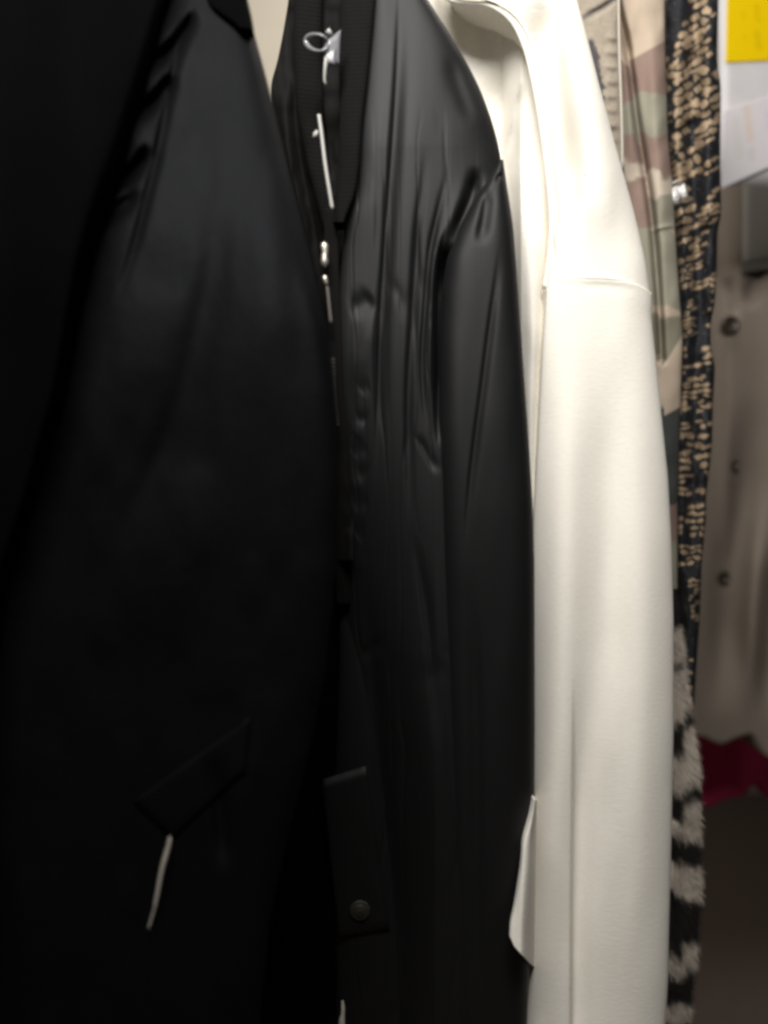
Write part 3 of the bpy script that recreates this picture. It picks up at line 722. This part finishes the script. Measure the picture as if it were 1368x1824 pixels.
# ------------------------------------------------------------------ near black jacket on the left
jack = empty('gathered_jacket', W(300, 1900, 0.37), 'nearest black jacket with gathered sleeve head and white pocket cord', 'jacket')
AL = curve([(310, -100), (281, 0), (262, 70), (238, 150), (214, 230), (187, 310), (158, 395), (135, 480), (95, 700), (40, 900), (-20, 1080), (-60, 1300), (-80, 1920)])
AR = curve([(415, -100), (436, 0), (453, 60), (472, 130), (490, 200), (512, 290), (540, 400), (562, 490), (582, 580), (594, 660), (601, 740), (604, 850), (600, 1000), (578, 1200), (548, 1350), (510, 1500), (478, 1650), (452, 1920)])
F_A = [([(250, 122), (285, 98), (318, 66), (352, 14)], 16.6, 7.74, -0.007681, .12), ([(255, 80), (290, 62), (330, 22)], 28.7, 28.7, 0.002606, .15),
       ([(226, 206), (258, 188), (288, 160), (306, 124)], 16.6, 7.74, -0.007681, .12), ([(235, 160), (270, 142), (300, 108)], 25.1, 25.1, 0.002606, .15),
       ([(184, 332), (215, 318), (242, 292), (266, 256)], 16.6, 7.74, -0.007681, .12), ([(205, 262), (240, 245), (280, 205)], 28.7, 28.7, 0.002606, .15),
       ([(160, 400), (190, 380), (225, 360), (245, 330)], 17.7, 9.95, -0.00414, .15),
       ([(352, -20), (335, 40), (312, 110), (296, 190), (278, 280), (258, 360), (235, 450), (200, 560)], 5.53, 9.95, -0.00311, .03),
       ([(362, -20), (342, 70), (318, 160)], 10.8, 17.9, 0.0011, .1),
       ([(360, 200), (330, 270), (300, 330)], 28.7, 28.7, 0.0011, .2),
       ([(415, 260), (400, 360), (375, 500), (330, 700), (250, 900), (190, 1040)], 30, 40, -0.0035, .06),
       ([(470, 260), (480, 420), (485, 560), (470, 760)], 53.8, 46.6, 0.00276, .08),
       ([(525, 380), (545, 500), (570, 640), (580, 760)], 21.5, 28.7, 0.00193, .1),
       ([(300, 480), (230, 620), (150, 800), (60, 1000)], 61, 71.8, 0.00276, .1),
       ([(380, 800), (300, 1000), (230, 1200)], 71.8, 71.8, 0.00331, .1),
       ([(450, 1270), (440, 1400), (420, 1520)], 25.1, 32.3, 0.00221, .15), ([(370, 1330), (390, 1430), (400, 1560)], 13.3, 15.5, -0.00414, .15)]
def d_a(px, py, u=0, v=0):
    yy = py-0.35*(px-300)
    lean = 0.030*np.log1p(np.exp((430-yy)/90.))*90/280+0.016*np.log1p(np.exp((yy-640)/110.))*110/700
    return 0.352+lean-folds(px, py, F_A)+0.0006*vnoise(px/45, py/80, 100)+0.00005*vnoise(px/9, py/14, 101)
shell('sleeve', M_satin_a, jack, AL, AR, -100, 1920, d_a, 0.022, 220, 460, edge=0.012, ep=5, el=.3)
shell('collar', M_matte, jack, curve([(366, -100), (366, 0), (380, 20), (404, 34), (418, 44), (430, 50)]), curve([(420, -100), (441, 0), (446, 20), (452, 50)]), -100, 50,
      lambda px, py, u, v: d_a(px, py)-0.0045-0.0003*np.abs(np.sin(px*.35)), 0.004, 60, 60, edge=0.004)
# body to the left of the armhole seam
d_bd = lambda px, py, u=0, v=0: 0.336+0.008*np.log1p(np.exp((250-py)/80.))-0.00004*(np.asarray(px)-100)*0.0+0.002*vnoise(px/60, py/160, 102)+0.006*np.cos(np.asarray(px)/45.0)
shell('body', M_matte, jack, curve([(-260, -100), (-260, 1920)]), lambda y: AL(y)-2, -100, 1920, d_bd, 0.03, 90, 220, edge=0.016, er=.35)
sp = [(float(AL(y)), y) for y in np.linspace(-90, 1000, 60)]
tube('seam_piping', [W(x-1, y, float(d_a(np.array([x+3.]), np.array([y]))[0])-0.0005) for x, y in sp], .0019, M_matte, jack, sides=10)
# slanted pocket and its cord
d_pk = lambda x, y: float(d_a(np.atleast_1d(x), np.atleast_1d(y))[0])-0.0008
wl = pad('pocket_welt', [(236, 1428), (446, 1278), (436, 1372), (306, 1494)], d_pk, 0.003, M_satin_a, jack, sub=18, bulge=0.0006)
tube('pocket_cord', smooth([W(303, 1490, d_pk(303, 1490)-.003), W(300, 1508, d_pk(300, 1510)-.003), W(289, 1548, d_pk(290, 1550)-.003), W(281, 1590, d_pk(281, 1590)-.003), W(275, 1618, d_pk(275, 1620)-.003), W(264, 1656, d_pk(264, 1656)-.003)], 6),
     np.interp(np.linspace(0, 1, 31), [0, .1, .3, .55, .75, .8, 1], [.0003, .0009, .0011, .0009, .0008, .0005, .0004]), M_cord, jack)
